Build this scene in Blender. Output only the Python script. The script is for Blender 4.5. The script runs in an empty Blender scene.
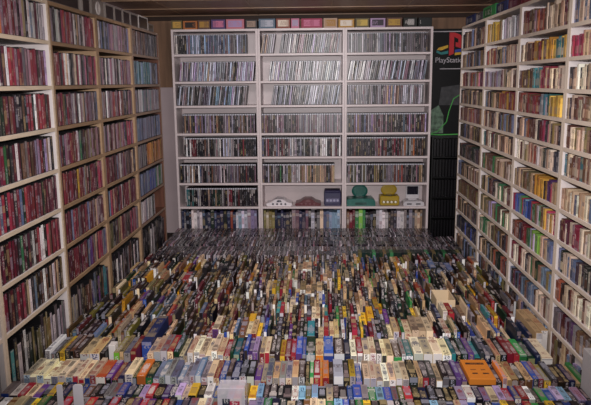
import bpy, math, random
from mathutils import Matrix, Vector, Euler
random.seed(7)
R = math.radians
sc = bpy.context.scene
COL = sc.collection

# ------------------------------------------------------------------ camera
W, H = 591, 405
FPX = 651.35
PITCH, ROLL, YAW = 10.4655, 0.494, 2.1986
cam_d = bpy.data.cameras.new('camera')
cam = bpy.data.objects.new('camera', cam_d); COL.objects.link(cam)
cam_d.sensor_width = 36.0
cam_d.lens = 36.0 * FPX / W
cam_d.clip_start = 0.05
CAM = Vector((0, 0, 1.5))
rotm = Matrix.Rotation(R(YAW), 4, 'Z') @ Matrix.Rotation(R(90 - PITCH), 4, 'X') @ Matrix.Rotation(R(-ROLL), 4, 'Z')
cam.matrix_world = Matrix.Translation(CAM) @ rotm
sc.camera = cam
ROT3 = rotm.to_3x3().transposed()

def pix(p):                      # world point -> picture coordinates (only used to count what is in view)
    q = ROT3 @ (Vector(p) - CAM)
    d = -q.z
    if d < 0.05: return None
    return (W / 2 + FPX * q.x / d, H / 2 - FPX * q.y / d, d)

# ------------------------------------------------------------------ colours
def lin(c):
    def f(v):
        v /= 255.0
        return v / 12.92 if v <= 0.04045 else ((v + 0.055) / 1.055) ** 2.4
    return tuple(f(v) for v in c[:3]) + (1.0,)
PAL = {
 'red': (142, 36, 46), 'dark red': (112, 26, 36), 'maroon': (90, 30, 42), 'crimson': (160, 44, 66), 'pink': (196, 104, 128),
 'mauve': (128, 92, 104), 'white': (222, 216, 212), 'cream': (214, 190, 156), 'tan': (176, 146, 108), 'beige': (192, 166, 128),
 'brown': (98, 66, 44), 'dark brown': (62, 44, 36), 'olive': (110, 100, 50), 'yellow': (214, 172, 52), 'golden': (190, 138, 34),
 'orange': (192, 108, 42), 'green': (44, 120, 62), 'dark green': (28, 62, 44), 'lime': (110, 168, 52), 'teal': (46, 118, 122),
 'light blue': (128, 168, 196), 'blue': (48, 74, 150), 'dark blue': (34, 44, 88), 'steel blue': (88, 108, 136), 'purple': (86, 52, 112),
 'lilac': (158, 142, 178), 'grey': (126, 120, 122), 'light grey': (172, 168, 170), 'dark grey': (70, 66, 70), 'black': (30, 28, 31),
 'silver': (190, 192, 200), 'blue-grey': (110, 118, 136), 'pale blue': (176, 188, 208), 'rust': (146, 66, 40), 'ivory': (226, 210, 180),
}
def pick(mix):
    names = list(mix.keys()); return random.choices(names, [mix[n] for n in names])[0]
def jit(name, a=0.22, sat=0.78):
    c = PAL[name]; k = 1 + random.uniform(-a, a)
    g = sum(c) / 3; c = tuple(v * sat + g * (1 - sat) for v in c)
    if sat < 0.9: c = (c[0] + 3, c[1] - 2, c[2] + 3)
    if name in ('black', 'dark grey', 'dark brown', 'dark blue', 'dark green'): c = tuple(v * 0.72 for v in c)
    return lin(tuple(max(4, min(250, v * k + random.uniform(-6, 6))) for v in c))
def acc(name):
    lum = sum(PAL[name]) / 3
    if lum > 120: return lin(random.choice([(60, 40, 40), (130, 40, 40), (40, 50, 90), (50, 50, 50)]))
    return lin(random.choice([(215, 205, 200), (180, 170, 170), (170, 150, 110), (160, 160, 175), (150, 130, 130)]))

# ------------------------------------------------------------------ materials
def nmat(name, rough=0.5, spec=0.4):
    m = bpy.data.materials.new(name); m.use_nodes = True
    b = m.node_tree.nodes['Principled BSDF']
    b.inputs['Roughness'].default_value = rough
    b.inputs['Specular IOR Level'].default_value = spec
    return m, m.node_tree, b
def plain(name, rgb, rough=0.5, spec=0.4, var=0.06, scale=12, stretch=(1, 1, 1), bump=0.0, **kw):
    m, t, b = nmat(name, rough, spec)
    tc = t.nodes.new('ShaderNodeTexCoord'); mp = t.nodes.new('ShaderNodeMapping'); mp.inputs['Scale'].default_value = stretch
    nz = t.nodes.new('ShaderNodeTexNoise'); nz.inputs['Scale'].default_value = scale; nz.inputs['Detail'].default_value = 4
    rp = t.nodes.new('ShaderNodeValToRGB')
    c = lin(rgb)
    rp.color_ramp.elements[0].position = 0.3; rp.color_ramp.elements[1].position = 0.7
    rp.color_ramp.elements[0].color = tuple(v * (1 - var * 2) for v in c[:3]) + (1,)
    rp.color_ramp.elements[1].color = tuple(min(1, v * (1 + var * 2)) for v in c[:3]) + (1,)
    t.links.new(tc.outputs['Object'], mp.inputs[0]); t.links.new(mp.outputs[0], nz.inputs[0])
    t.links.new(nz.outputs[0], rp.inputs[0]); t.links.new(rp.outputs[0], b.inputs['Base Color'])
    if bump:
        bp = t.nodes.new('ShaderNodeBump'); bp.inputs['Strength'].default_value = bump; bp.inputs['Distance'].default_value = 0.002
        t.links.new(nz.outputs[0], bp.inputs['Height']); t.links.new(bp.outputs[0], b.inputs['Normal'])
    for k, v in kw.items(): b.inputs[k].default_value = v
    return m
def printed(name, rough, spec, letters=0.5, band=0.4):
    m, t, b = nmat(name, rough, spec)
    N = t.nodes.new; L = t.links.new
    ca = N('ShaderNodeAttribute'); ca.attribute_name = 'Col'
    aa = N('ShaderNodeAttribute'); aa.attribute_name = 'Acc'
    uv = N('ShaderNodeUVMap'); uv.uv_map = 'UVMap'
    sp = N('ShaderNodeSeparateXYZ'); L(uv.outputs[0], sp.inputs[0])
    def mth(op, a, bb):
        n = N('ShaderNodeMath'); n.operation = op
        for i, v in enumerate((a, bb)):
            if isinstance(v, (int, float)): n.inputs[i].default_value = v
            else: L(v, n.inputs[i])
        return n.outputs[0]
    u, v = sp.outputs[0], sp.outputs[1]
    def noise(su, sv, off, thr):
        c = N('ShaderNodeCombineXYZ')
        L(mth('MULTIPLY', u, su), c.inputs[0]); L(mth('ADD', mth('MULTIPLY', v, sv), off), c.inputs[1])
        n = N('ShaderNodeTexNoise'); n.inputs['Scale'].default_value = 1; n.inputs['Detail'].default_value = 0
        L(c.outputs[0], n.inputs[0])
        return mth('GREATER_THAN', n.outputs[0], thr)
    inu = mth('MULTIPLY', mth('GREATER_THAN', u, 0.2), mth('LESS_THAN', u, 0.8))
    A = noise(5, 150, 3.1, 0.5); B = noise(0, 16, 9.7, 0.5); Cc = noise(0, 11, 31.3, 0.6)
    let = mth('MULTIPLY', mth('MULTIPLY', inu, A), mth('MULTIPLY', B, letters))
    bnd = mth('MULTIPLY', mth('MULTIPLY', mth('GREATER_THAN', u, -0.5), Cc), band)
    m1 = N('ShaderNodeMixRGB'); L(bnd, m1.inputs[0]); L(ca.outputs['Color'], m1.inputs[1]); L(aa.outputs['Color'], m1.inputs[2])
    inv = mth('SUBTRACT', 1.0, bnd)
    m2 = N('ShaderNodeMixRGB'); L(mth('MULTIPLY', let, inv), m2.inputs[0]); L(m1.outputs[0], m2.inputs[1]); L(aa.outputs['Color'], m2.inputs[2])
    L(m2.outputs[0], b.inputs['Base Color'])
    return m

M = {}
M['sleeve'] = printed('printed sleeve under clear film', 0.3, 0.4)
M['card'] = printed('printed cardboard', 0.5, 0.3)
M['floor_card'] = printed('glossy printed game cardboard', 0.42, 0.35, 0.85, 0.6)
M['disc'] = printed('printed disc case insert', 0.3, 0.4, 0.45, 0.5)
M['jewel'] = printed('clear jewel plastic', 0.2, 0.55, 0.45, 0.35)
M['black_plastic'] = plain('black case plastic', (24, 22, 24), 0.35, 0.5)
M['white_lam'] = plain('white laminate', (216, 206, 204), 0.4, 0.4, 0.02, 3)
M['cream_edge'] = plain('cream shelf edge', (208, 192, 176), 0.45, 0.4, 0.03, 6)
M['tan_edge'] = plain('birch shelf edge', (204, 186, 164), 0.45, 0.4, 0.06, 8, (1, 6, 6))
M['wood_edge'] = plain('tan wood shelf edge', (146, 118, 90), 0.45, 0.4, 0.08, 8, (1, 6, 6))
M['birch'] = plain('birch veneer', (172, 142, 112), 0.45, 0.4, 0.07, 5, (1, 1, 8))
M['walnut'] = plain('dark red brown veneer', (104, 66, 52), 0.4, 0.4, 0.12, 6, (8, 8, 1))
M['grey_edge'] = plain('grey brown shelf edge', (142, 118, 100), 0.45, 0.4, 0.06, 8)
M['back_white'] = plain('white painted bookcase', (214, 200, 200), 0.38, 0.45, 0.02, 4)
M['chip_back'] = plain('pale bookcase backing', (210, 206, 216), 0.4, 0.4, 0.03, 2)

# ------------------------------------------------------------------ mesh builder
class MB:
    def __init__(s):
        s.v = []; s.f = []; s.c = []; s.a = []; s.m = []; s.uv = []
    def face(s, pts, col, ac, uvs=None, mi=0):
        k = len(s.v); s.v += pts; n = len(pts)
        s.f.append(tuple(range(k, k + n))); s.c.append(col); s.a.append(ac); s.m.append(mi)
        s.uv += uvs if uvs else [(-1.0, 0.0)] * n
    def iface(s, idx, col, ac, uvs=None, mi=0):
        s.f.append(tuple(idx)); s.c.append(col); s.a.append(ac); s.m.append(mi)
        s.uv += uvs if uvs else [(-1.0, 0.0)] * len(idx)
    def build(s, name, mats, parent=None, loc=(0, 0, 0), rot=(0, 0, 0), smooth=False):
        me = bpy.data.meshes.new(name); me.from_pydata(s.v, [], s.f)
        for m in (mats if isinstance(mats, (list, tuple)) else [mats]): me.materials.append(m)
        ul = me.uv_layers.new(name='UVMap')
        ul.data.foreach_set('uv', [x for p in s.uv for x in p])
        for nm, arr in (('Col', s.c), ('Acc', s.a)):
            at = me.attributes.new(nm, 'FLOAT_COLOR', 'CORNER')
            flat = []
            for f, c in zip(s.f, arr): flat += list(c) * len(f)
            at.data.foreach_set('color', flat)
        me.polygons.foreach_set('material_index', s.m)
        if smooth: me.polygons.foreach_set('use_smooth', [True] * len(s.f))
        me.update()
        o = bpy.data.objects.new(name, me); COL.objects.link(o)
        o.location = loc; o.rotation_euler = rot
        if parent: o.parent = parent
        return o
G = lin((128, 128, 128))
def cbox(mb, x0, x1, y0, y1, z0, z1, col=G, ac=G, b=0.001, over=None, seed=None, mi=0, mat=None, pat=('front', 'top', 'left', 'right', 'back')):
    """chamfered box; over = colour per face; seed switches the printed pattern on"""
    over = over or {}
    lo = (x0, y0, z0); hi = (x1, y1, z1)
    dims = [hi[i] - lo[i] for i in range(3)]
    b = min(b, min(dims) * 0.3)
    idx = {}
    base = len(mb.v)
    for sx in (0, 1):
        for sy in (0, 1):
            for sz in (0, 1):
                s3 = (sx, sy, sz)
                for ax in range(3):
                    p = [0, 0, 0]
                    for i in range(3):
                        e = hi[i] if s3[i] else lo[i]
                        p[i] = e if i == ax else (e - b if s3[i] else e + b)
                    idx[(s3, ax)] = len(mb.v)
                    mb.v.append(tuple(p) if mat is None else tuple(mat @ Vector(p)))
    names = {(0, 0): 'left', (0, 1): 'right', (1, 0): 'front', (1, 1): 'back', (2, 0): 'bottom', (2, 1): 'top'}
    for ax in range(3):
        o1, o2 = [(1, 2), (2, 0), (0, 1)][ax]
        for s in (0, 1):
            order = [(0, 0), (1, 0), (1, 1), (0, 1)]
            if s == 0: order = order[::-1]
            ids = []; pl = []
            for a1, a2 in order:
                k = [0, 0, 0]; k[ax] = s; k[o1] = a1; k[o2] = a2
                ids.append(idx[(tuple(k), ax)]); pl.append((a1, a2))
            nm = names[(ax, s)]
            uv = None
            if seed is not None and nm in pat:
                if dims[o1] <= dims[o2]: uv = [(p[0], p[1] * dims[o2] + seed) for p in pl]
                else: uv = [(p[1], p[0] * dims[o1] + seed) for p in pl]
            mb.iface(ids, over.get(nm, col), ac, uv, mi)
    for ax in range(3):                                     # edge chamfers along axis ax
        o1, o2 = [(1, 2), (2, 0), (0, 1)][ax]
        for a1 in (0, 1):
            for a2 in (0, 1):
                def key(e): 
                    k = [0, 0, 0]; k[ax] = e; k[o1] = a1; k[o2] = a2; return tuple(k)
                q = [idx[(key(0), o1)], idx[(key(1), o1)], idx[(key(1), o2)], idx[(key(0), o2)]]
                if (a1 + a2) % 2 == 0: q = q[::-1]
                mb.iface(q, col, ac, None, mi)
    for sx in (0, 1):
        for sy in (0, 1):
            for sz in (0, 1):
                k = (sx, sy, sz)
                q = [idx[(k, 0)], idx[(k, 1)], idx[(k, 2)]]
                if (sx + sy + sz) % 2 == 0: q = q[::-1]
                mb.iface(q, col, ac, None, mi)
def part(name, mats, boxes, parent=None, b=0.0015, **kw):
    mb = MB()
    for bx in boxes: cbox(mb, *bx, b=b)
    return mb.build(name, mats, parent, **kw)
def lathe(mb, prof, n=24, c=(0, 0, 0), col=G, sx=1, sy=1, rotf=None):
    base = len(mb.v)
    for r, z in prof:
        for k in range(n):
            a = 2 * math.pi * k / n
            p = Vector((c[0] + r * math.cos(a) * sx, c[1] + r * math.sin(a) * sy, c[2] + z))
            mb.v.append(tuple(rotf(p)) if rotf else tuple(p))
    for j in range(len(prof) - 1):
        for k in range(n):
            mb.iface([base + j * n + k, base + j * n + (k + 1) % n, base + (j + 1) * n + (k + 1) % n, base + (j + 1) * n + k], col, col)
    mb.iface([base + k for k in range(n)][::-1], col, col); mb.iface([base + (len(prof) - 1) * n + k for k in range(n)], col, col)
def prism(mb, poly, y0, y1, col=G):
    """polygon in XZ pushed from y0 to y1"""
    n = len(poly); base = len(mb.v)
    mb.v += [(x, y0, z) for x, z in poly] + [(x, y1, z) for x, z in poly]
    mb.iface([base + i for i in range(n)], col, col); mb.iface([base + n + i for i in range(n)][::-1], col, col)
    for i in range(n):
        j = (i + 1) % n
        mb.iface([base + j, base + i, base + n + i, base + n + j], col, col)
def tag(o, label, cat, group=None, kind=None):
    if label: o['label'] = label
    if cat: o['category'] = cat
    if group: o['group'] = group
    if kind: o['kind'] = kind
    return o
def empty(name, loc, rz=0.0):
    o = bpy.data.objects.new(name, None); COL.objects.link(o); o.location = loc; o.rotation_euler = (0, 0, rz); o.empty_display_size = 0.05
    return o
def th(n):
    return '%d%s' % (n, 'th' if 10 <= n % 100 <= 20 else {1: 'st', 2: 'nd', 3: 'rd'}.get(n % 10, 'th'))

# ------------------------------------------------------------------ room shell
XL, XR, YB, YF, ZC = -1.70, 1.51, 6.43, -1.6, 2.135
def struct(o): o['kind'] = 'structure'; return o
m_floor = plain('dark carpet', (58, 50, 48), 0.95, 0.1, 0.2, 60, bump=0.4)
m_wall = plain('pale lilac wall paint', (176, 160, 162), 0.8, 0.2, 0.03, 3)
m_panel = plain('brown wood panelling', (122, 92, 70), 0.55, 0.3, 0.15, 3, (7, 7, 0.6))
struct(part('floor', m_floor, [(XL, XR, YF, YB, -0.1, 0)]))
struct(part('wall_left', m_wall, [(XL - 0.1, XL, YF, YB, 0, ZC)]))
struct(part('wall_right', m_wall, [(XR, XR + 0.1, YF, YB, 0, ZC)]))
struct(part('wall_back', m_wall, [(XL - 0.1, XR + 0.1, YB, YB + 0.1, 0, ZC)]))
struct(part('wall_front', m_wall, [(XL - 0.1, XR + 0.1, YF - 0.1, YF, 0, ZC)]))
struct(part('trim_3', plain('dark ceiling moulding', (52, 38, 32), 0.6, 0.2), [(XL, XR, YB - 0.03, YB - 0.0125, 2.088, ZC - 0.009)]))
struct(part('trim_1', m_panel, [(XL, XR, YB - 0.012, YB, 1.46, ZC)]))
# ceiling of brown boards between light metal runners
mc, t, b = nmat('brown ceiling boards', 0.45, 0.35)
tc = t.nodes.new('ShaderNodeTexCoord'); mp = t.nodes.new('ShaderNodeMapping'); mp.inputs['Scale'].default_value = (2, 9, 1)
nz = t.nodes.new('ShaderNodeTexNoise'); nz.inputs['Scale'].default_value = 3; nz.inputs['Detail'].default_value = 6
rp = t.nodes.new('ShaderNodeValToRGB'); rp.color_ramp.elements[0].color = lin((128, 100, 86)); rp.color_ramp.elements[1].color = lin((166, 134, 114))
t.links.new(tc.outputs['Object'], mp.inputs[0]); t.links.new(mp.outputs[0], nz.inputs[0]); t.links.new(nz.outputs[0], rp.inputs[0]); t.links.new(rp.outputs[0], b.inputs['Base Color'])
struct(part('ceiling', mc, [(XL - 0.1, XR + 0.1, YF - 0.1, YB + 0.1, ZC, ZC + 0.1)]))
m_run = plain('tan ceiling runner', (150, 122, 98), 0.4, 0.5)
mb = MB()
y = YB - 0.03
while y > YF:
    cbox(mb, XL, XR, y - 0.011, y + 0.011, ZC - 0.008, ZC, b=0.003); y -= 0.6
for x in (-1.3, -0.58, 0.1, 0.74, 1.38):
    cbox(mb, x - 0.006, x + 0.006, YF, YB, ZC - 0.004, ZC, b=0.002)
struct(mb.build('trim_2', m_run))

# ------------------------------------------------------------------ bookcases
FR = {'L': (R(90), lambda a: Vector((-1.40, a, 0))), 'R': (R(-90), lambda a: Vector((1.21, a, 0))), 'B': (0.0, lambda a: Vector((a, 6.13, 0)))}
def fmat(wall, start):
    rz, f = FR[wall]
    return Matrix.Translation(f(start)) @ Matrix.Rotation(rz, 4, 'Z')
TH = 0.02
def bookcase(wall, start, width, boards, top, depth, mats, label, side_mats=None):
    """boards = heights of board centres, lowest first; mats = (panel, edge, backing)"""
    pm, em, bm = mats
    rz, f = FR[wall]
    e = empty('bookcase', f(start), rz)
    g = 0.0006
    for sx, sm in ((g, 0), (width - TH - g, 1)):
        pn = part('side_panel', (side_mats or (pm, pm))[sm], [(sx, sx + TH, 0.003, depth, 0, top)], e)
        part('front_edge', em, [(sx, sx + TH, 0, 0.003, 0, top)], pn, b=0.0008)
    tp = part('top_panel', pm, [(TH + g, width - TH - g, 0.003, depth, top - TH, top)], e)
    part('front_edge', em, [(TH + g, width - TH - g, 0, 0.003, top - TH, top)], tp, b=0.0008)
    for z in boards:
        bd = part('shelf_board', pm, [(TH + g, width - TH - g, 0.003, depth - 0.006, z - TH / 2, z + TH / 2)], e)
        part('front_edge', em, [(TH + g, width - TH - g, 0, 0.003, z - TH / 2, z + TH / 2)], bd, b=0.0008)
    part('back_panel', bm, [(TH + g, width - TH - g, depth - 0.006, depth, 0.0, top - TH)], e)
    part('plinth', pm, [(TH + g, width - TH - g, 0.02, 0.035, 0, boards[0] - TH / 2)], e)
    tag(e, label, 'bookcase', 'bookcases along the walls')
    return e

LZ = [0.055, 0.39, 0.61, 0.832, 1.045, 1.265, 1.483, 1.712]; LT = 1.925
LU = [(1.93, 2.685), (2.685, 3.432), (3.432, 4.165), (4.165, 4.94), (4.94, 5.765)]
LN = ['', 'nearest', 'second nearest', 'third nearest', 'farthest']
wm = (M['white_lam'], M['tan_edge'], M['chip_back'])
bookcase('L', LU[0][0], LU[0][1] - LU[0][0], LZ, LT, 0.28, (M['white_lam'], M['cream_edge'], M['chip_back']), 'white bookcase at the lower left corner, mostly outside the picture')
bookcase('L', LU[1][0], LU[1][1] - LU[1][0], LZ, LT, 0.28, wm, 'white bookcase with tan front edges, nearest full one on left wall')
bookcase('L', LU[2][0], LU[2][1] - LU[2][0], LZ, LT, 0.28, (M['birch'], M['wood_edge'], M['birch']), 'tan wood bookcase, second nearest on left wall, full of red cases')
bookcase('L', LU[3][0], LU[3][1] - LU[3][0], LZ, LT, 0.28, (M['birch'], M['wood_edge'], M['birch']), 'tan wood bookcase, third nearest on left wall, full of mauve cases')
bookcase('L', LU[4][0], LU[4][1] - LU[4][0], LZ, LT, 0.28, (M['walnut'], M['grey_edge'], M['walnut']), 'dark brown bookcase with blue and orange cases, farthest on left wall')
RZ = [0.215, 0.375, 0.53, 0.69, 0.85, 1.02, 1.16, 1.302, 1.446, 1.60, 1.757]; RT = 1.95
RU = [(5.77, 4.95), (4.95, 4.115), (4.115, 3.31), (3.31, 2.50), (2.50, 1.70)]
RN = ['first', 'second', 'third', 'fourth', 'fifth']
for i, (a, bb) in enumerate(RU):
    bookcase('R', a, a - bb, RZ, RT, 0.28, (M['white_lam'], M['cream_edge'], M['chip_back']),
        ['white bookcase of small boxes on right wall, farthest, beside the black banner', 'white bookcase of small boxes on right wall, second from the back',
         'white bookcase of small boxes on right wall, third from the back', 'white bookcase cut by right picture edge, nearest one in view',
         'white bookcase just outside the right edge of the picture'][i])
BZ = [0.085, 0.316, 0.546, 0.798, 1.021, 1.281, 1.503, 1.752]; BT = 1.985
BXs = [-1.371, -0.571, 0.229]
for i, x in enumerate(BXs):
    bookcase('B', x, 0.8, BZ, BT, 0.28, (M['back_white'], M['back_white'], M['back_white']),
        ['white bookcase of disc cases on back wall, left of the three', 'white bookcase on back wall, middle one with white and red consoles',
         'white bookcase on back wall, right one beside the black banner'][i])

# ------------------------------------------------------------------ rows of cases
SPECS = {'left': [], 'back': [], 'right': [], 'big': [], 'floor': [], 'jewel': []}
def fill(kind, wall, start, x0, x1, z, t, h, d, setback, mixes, info, lean=0.0, leanmix=1.0, hj=0.0, dj=0.0, gaps=()):
    """mixes: list of colour mixes spread along the row"""
    x = x0; row = []
    n = len(mixes)
    base = fmat(wall, start)
    while True:
        tt = random.uniform(*t)
        th_ = R(lean * random.uniform(0.75, 1.2)) if lean and random.random() < leanmix else 0.0
        step = tt / math.cos(th_) + 0.0006
        hh = random.uniform(*h) if isinstance(h, tuple) else h
        if x + step + hh * math.sin(th_) > x1: break
        mid = (x + step / 2 - x0) / max(0.01, x1 - x0)
        for g0, g1 in gaps:
            if g0 < mid < g1: x += (g1 - mid) * (x1 - x0) * 1.0
        if x + step + hh * math.sin(th_) > x1: break
        mid = (x + step / 2 - x0) / max(0.01, x1 - x0)
        mix = mixes[min(n - 1, int(mid * n))]
        nm = pick(mix)
        if kind == 'left' and info['unit'] < 4 and random.random() < 0.24: nm = random.choice(['dark green', 'brown', 'dark grey', 'white', 'tan', 'steel blue', 'dark brown', 'black', 'grey', 'maroon'])
        yy = setback + random.uniform(0, dj)
        mat = base @ Matrix.Translation((x, yy, z + tt * math.sin(th_))) @ Matrix.Rotation(th_, 4, 'Y')
        row.append(dict(mat=mat, rot=(0, th_, FR[wall][0]), t=tt, h=hh, d=d, name=nm, col=jit(nm), acc=acc(nm), seed=random.uniform(0, 400), lean=lean > 0, **info))
        x += step
    SPECS[kind].append(row)
    return row

# left wall palettes, top shelf first
LP = {
 1: [[{'orange': 2, 'blue': 2, 'golden': 1, 'brown': 1}, {'maroon': 3, 'mauve': 2, 'dark red': 2, 'blue-grey': 1}, {'white': 3, 'grey': 2, 'light grey': 2, 'maroon': 1}],
     [{'mauve': 2, 'white': 1, 'maroon': 2}, {'red': 3, 'crimson': 1, 'dark red': 2, 'mauve': 1, 'white': .6}, {'mauve': 2, 'dark red': 3, 'lilac': 1, 'red': 1}],
     [{'maroon': 2, 'dark red': 2, 'dark grey': 1, 'brown': 1}, {'dark grey': 2, 'brown': 1, 'dark red': 2, 'red': 1}, {'red': 3, 'crimson': 2, 'white': 1, 'dark grey': 1}],
     [{'green': 1.2, 'dark red': 3, 'dark grey': 2}, {'white': 1, 'maroon': 2, 'green': .8, 'brown': 1, 'grey': 1}, {'dark red': 2, 'maroon': 2, 'lilac': .7, 'mauve': 1}],
     [{'dark grey': 1, 'red': 3, 'dark red': 2}, {'dark red': 4, 'red': 3, 'white': .4, 'green': .3}, {'dark red': 3, 'teal': .5, 'white': .7, 'maroon': 2}],
     [{'dark red': 3, 'maroon': 2, 'red': 1}, {'maroon': 2, 'dark grey': 2, 'green': .6, 'white': .5}, {'white': 3, 'light grey': 1, 'dark grey': 1, 'crimson': 1}, {'crimson': 3, 'dark red': 2}],
     [{'dark red': 3, 'red': 4}, {'red': 3, 'crimson': 2, 'maroon': 1}, {'dark red': 1, 'brown': 2, 'dark green': 1, 'olive': 1}, {'crimson': 2, 'olive': 1, 'tan': 1, 'dark red': 1}],
     [{'white': 2, 'teal': 1, 'dark grey': 2}, {'olive': 2, 'dark green': 2, 'dark grey': 2}, {'light grey': 2, 'grey': 2, 'cream': 1}]],
 2: [[{'black': 1, 'white': 1, 'grey': 2, 'olive': 1}, {'crimson': 3, 'red': 2, 'mauve': 1}, {'light grey': 2, 'crimson': 2, 'tan': 1}, {'crimson': 2, 'dark red': 2}],
     [{'dark red': 1, 'brown': 1}, {'cream': 3, 'white': 3, 'dark grey': 1}, {'mauve': 2, 'red': 2, 'white': 1, 'pink': 1}, {'crimson': 2, 'mauve': 2, 'dark red': 1}],
     [{'olive': 1, 'dark red': 2}, {'maroon': 2, 'white': 2, 'dark red': 2}, {'red': 3, 'white': 1, 'mauve': 1}, {'light grey': 2, 'dark grey': 1, 'mauve': 2}],
     [{'steel blue': 1, 'mauve': 2, 'maroon': 2}, {'dark red': 2, 'green': 1.2, 'white': .7, 'mauve': 1}, {'brown': 2, 'mauve': 2, 'olive': 1}, {'mauve': 3, 'brown': 2}],
     [{'dark red': 4, 'red': 2}, {'maroon': 3, 'white': 1, 'golden': .7, 'dark red': 3}, {'dark red': 3, 'blue-grey': 1, 'tan': 1}, {'crimson': 3, 'maroon': 2}],
     [{'dark red': 3, 'red': 2}, {'dark red': 3, 'maroon': 2}, {'maroon': 3, 'brown': 1}, {'maroon': 3, 'mauve': 2, 'tan': 1}],
     [{'maroon': 3, 'red': 1}, {'maroon': 3, 'dark red': 2}, {'purple': 1, 'maroon': 2, 'brown': 1}, {'mauve': 1, 'crimson': 3}],
     [{'light grey': 2, 'cream': 1, 'grey': 1}, {'dark grey': 2, 'brown': 1}, {'purple': 2, 'lilac': 1, 'steel blue': 1}, {'light grey': 1, 'teal': 1, 'dark grey': 1}]],
 3: [[{'light blue': 1, 'white': 1, 'blue-grey': 3}, {'mauve': 3, 'grey': 2}, {'mauve': 3, 'blue-grey': 1}],
     [{'cream': 1, 'white': 1, 'mauve': 2}, {'light grey': 1, 'mauve': 2, 'pink': 1}, {'mauve': 2, 'crimson': 1}],
     [{'mauve': 2, 'grey': 1, 'brown': 1}, {'red': 2, 'mauve': 1, 'rust': 1}, {'grey': 2, 'mauve': 2, 'brown': 1}],
     [{'light grey': 1, 'brown': 1, 'mauve': 2}, {'mauve': 2, 'dark red': 1, 'purple': 1}, {'mauve': 2, 'crimson': 2}],
     [{'dark red': 3, 'maroon': 1}, {'mauve': 1, 'maroon': 2, 'dark blue': .5}, {'dark grey': 2, 'brown': 1}],
     [{'dark red': 3, 'crimson': 1}, {'dark red': 3, 'maroon': 1}, {'maroon': 2, 'tan': .7}],
     [{'olive': 2, 'brown': 1}, {'dark red': 1, 'brown': 2, 'grey': 1}, {'grey': 1, 'mauve': 1, 'crimson': 1}],
     [{'black': 2, 'white': 1}, {'dark grey': 2, 'brown': 1, 'tan': .5}, {'teal': 1, 'dark grey': 2, 'white': .5}]],
 4: [[{'light grey': 1, 'brown': 2}, {'dark grey': 3, 'brown': 2}, {'dark grey': 2, 'grey': 1}],
     [{'light blue': 1, 'teal': 3, 'steel blue': 2}, {'light blue': 2, 'teal': 2}, {'steel blue': 2, 'dark grey': 1}],
     [{'light grey': 2, 'grey': 2}, {'teal': 1, 'grey': 2, 'light grey': 1}, {'light grey': 2, 'mauve': 1}],
     [{'steel blue': 3, 'blue-grey': 2}, {'blue-grey': 3}, {'steel blue': 3, 'dark grey': 1}],
     [{'grey': 2, 'dark grey': 1}, {'orange': 2, 'dark red': 1, 'golden': 2}, {'orange': 3, 'golden': 3}],
     [{'steel blue': 2, 'teal': 1}, {'blue': 1, 'steel blue': 2, 'grey': 1}, {'green': 2, 'lime': .6, 'light grey': 1}],
     [{'white': 2, 'light grey': 2}, {'light grey': 2, 'dark grey': 1}],
     [{'black': 1, 'white': 1, 'dark grey': 1}, {'dark grey': 2, 'black': 2}]],
}
LP[0] = LP[1]
SH = ['top', 'second', 'third', 'fourth', 'fifth', 'sixth', 'seventh', 'eighth', 'ninth', 'tenth', 'eleventh', 'twelfth']
for u in range(5):
    w = LU[u][1] - LU[u][0]
    for k in range(8):
        z = LZ[7 - k] + TH / 2
        x1 = w - TH - 0.004
        if u == 4 and k == 6: x1 = w * 0.62
        if u == 1 and k in (1, 2, 3): x1 -= 0.015
        fill('left', 'L', LU[u][0], TH + 0.004, x1, z, (0.024, 0.029) if k < 7 else (0.02, 0.04), (0.172, 0.182) if k < 7 else (0.235, 0.29), 0.125 if k < 7 else 0.16, 0.006, LP[u][k],
             dict(unit=u, shelf=k), dj=0.006)

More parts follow.
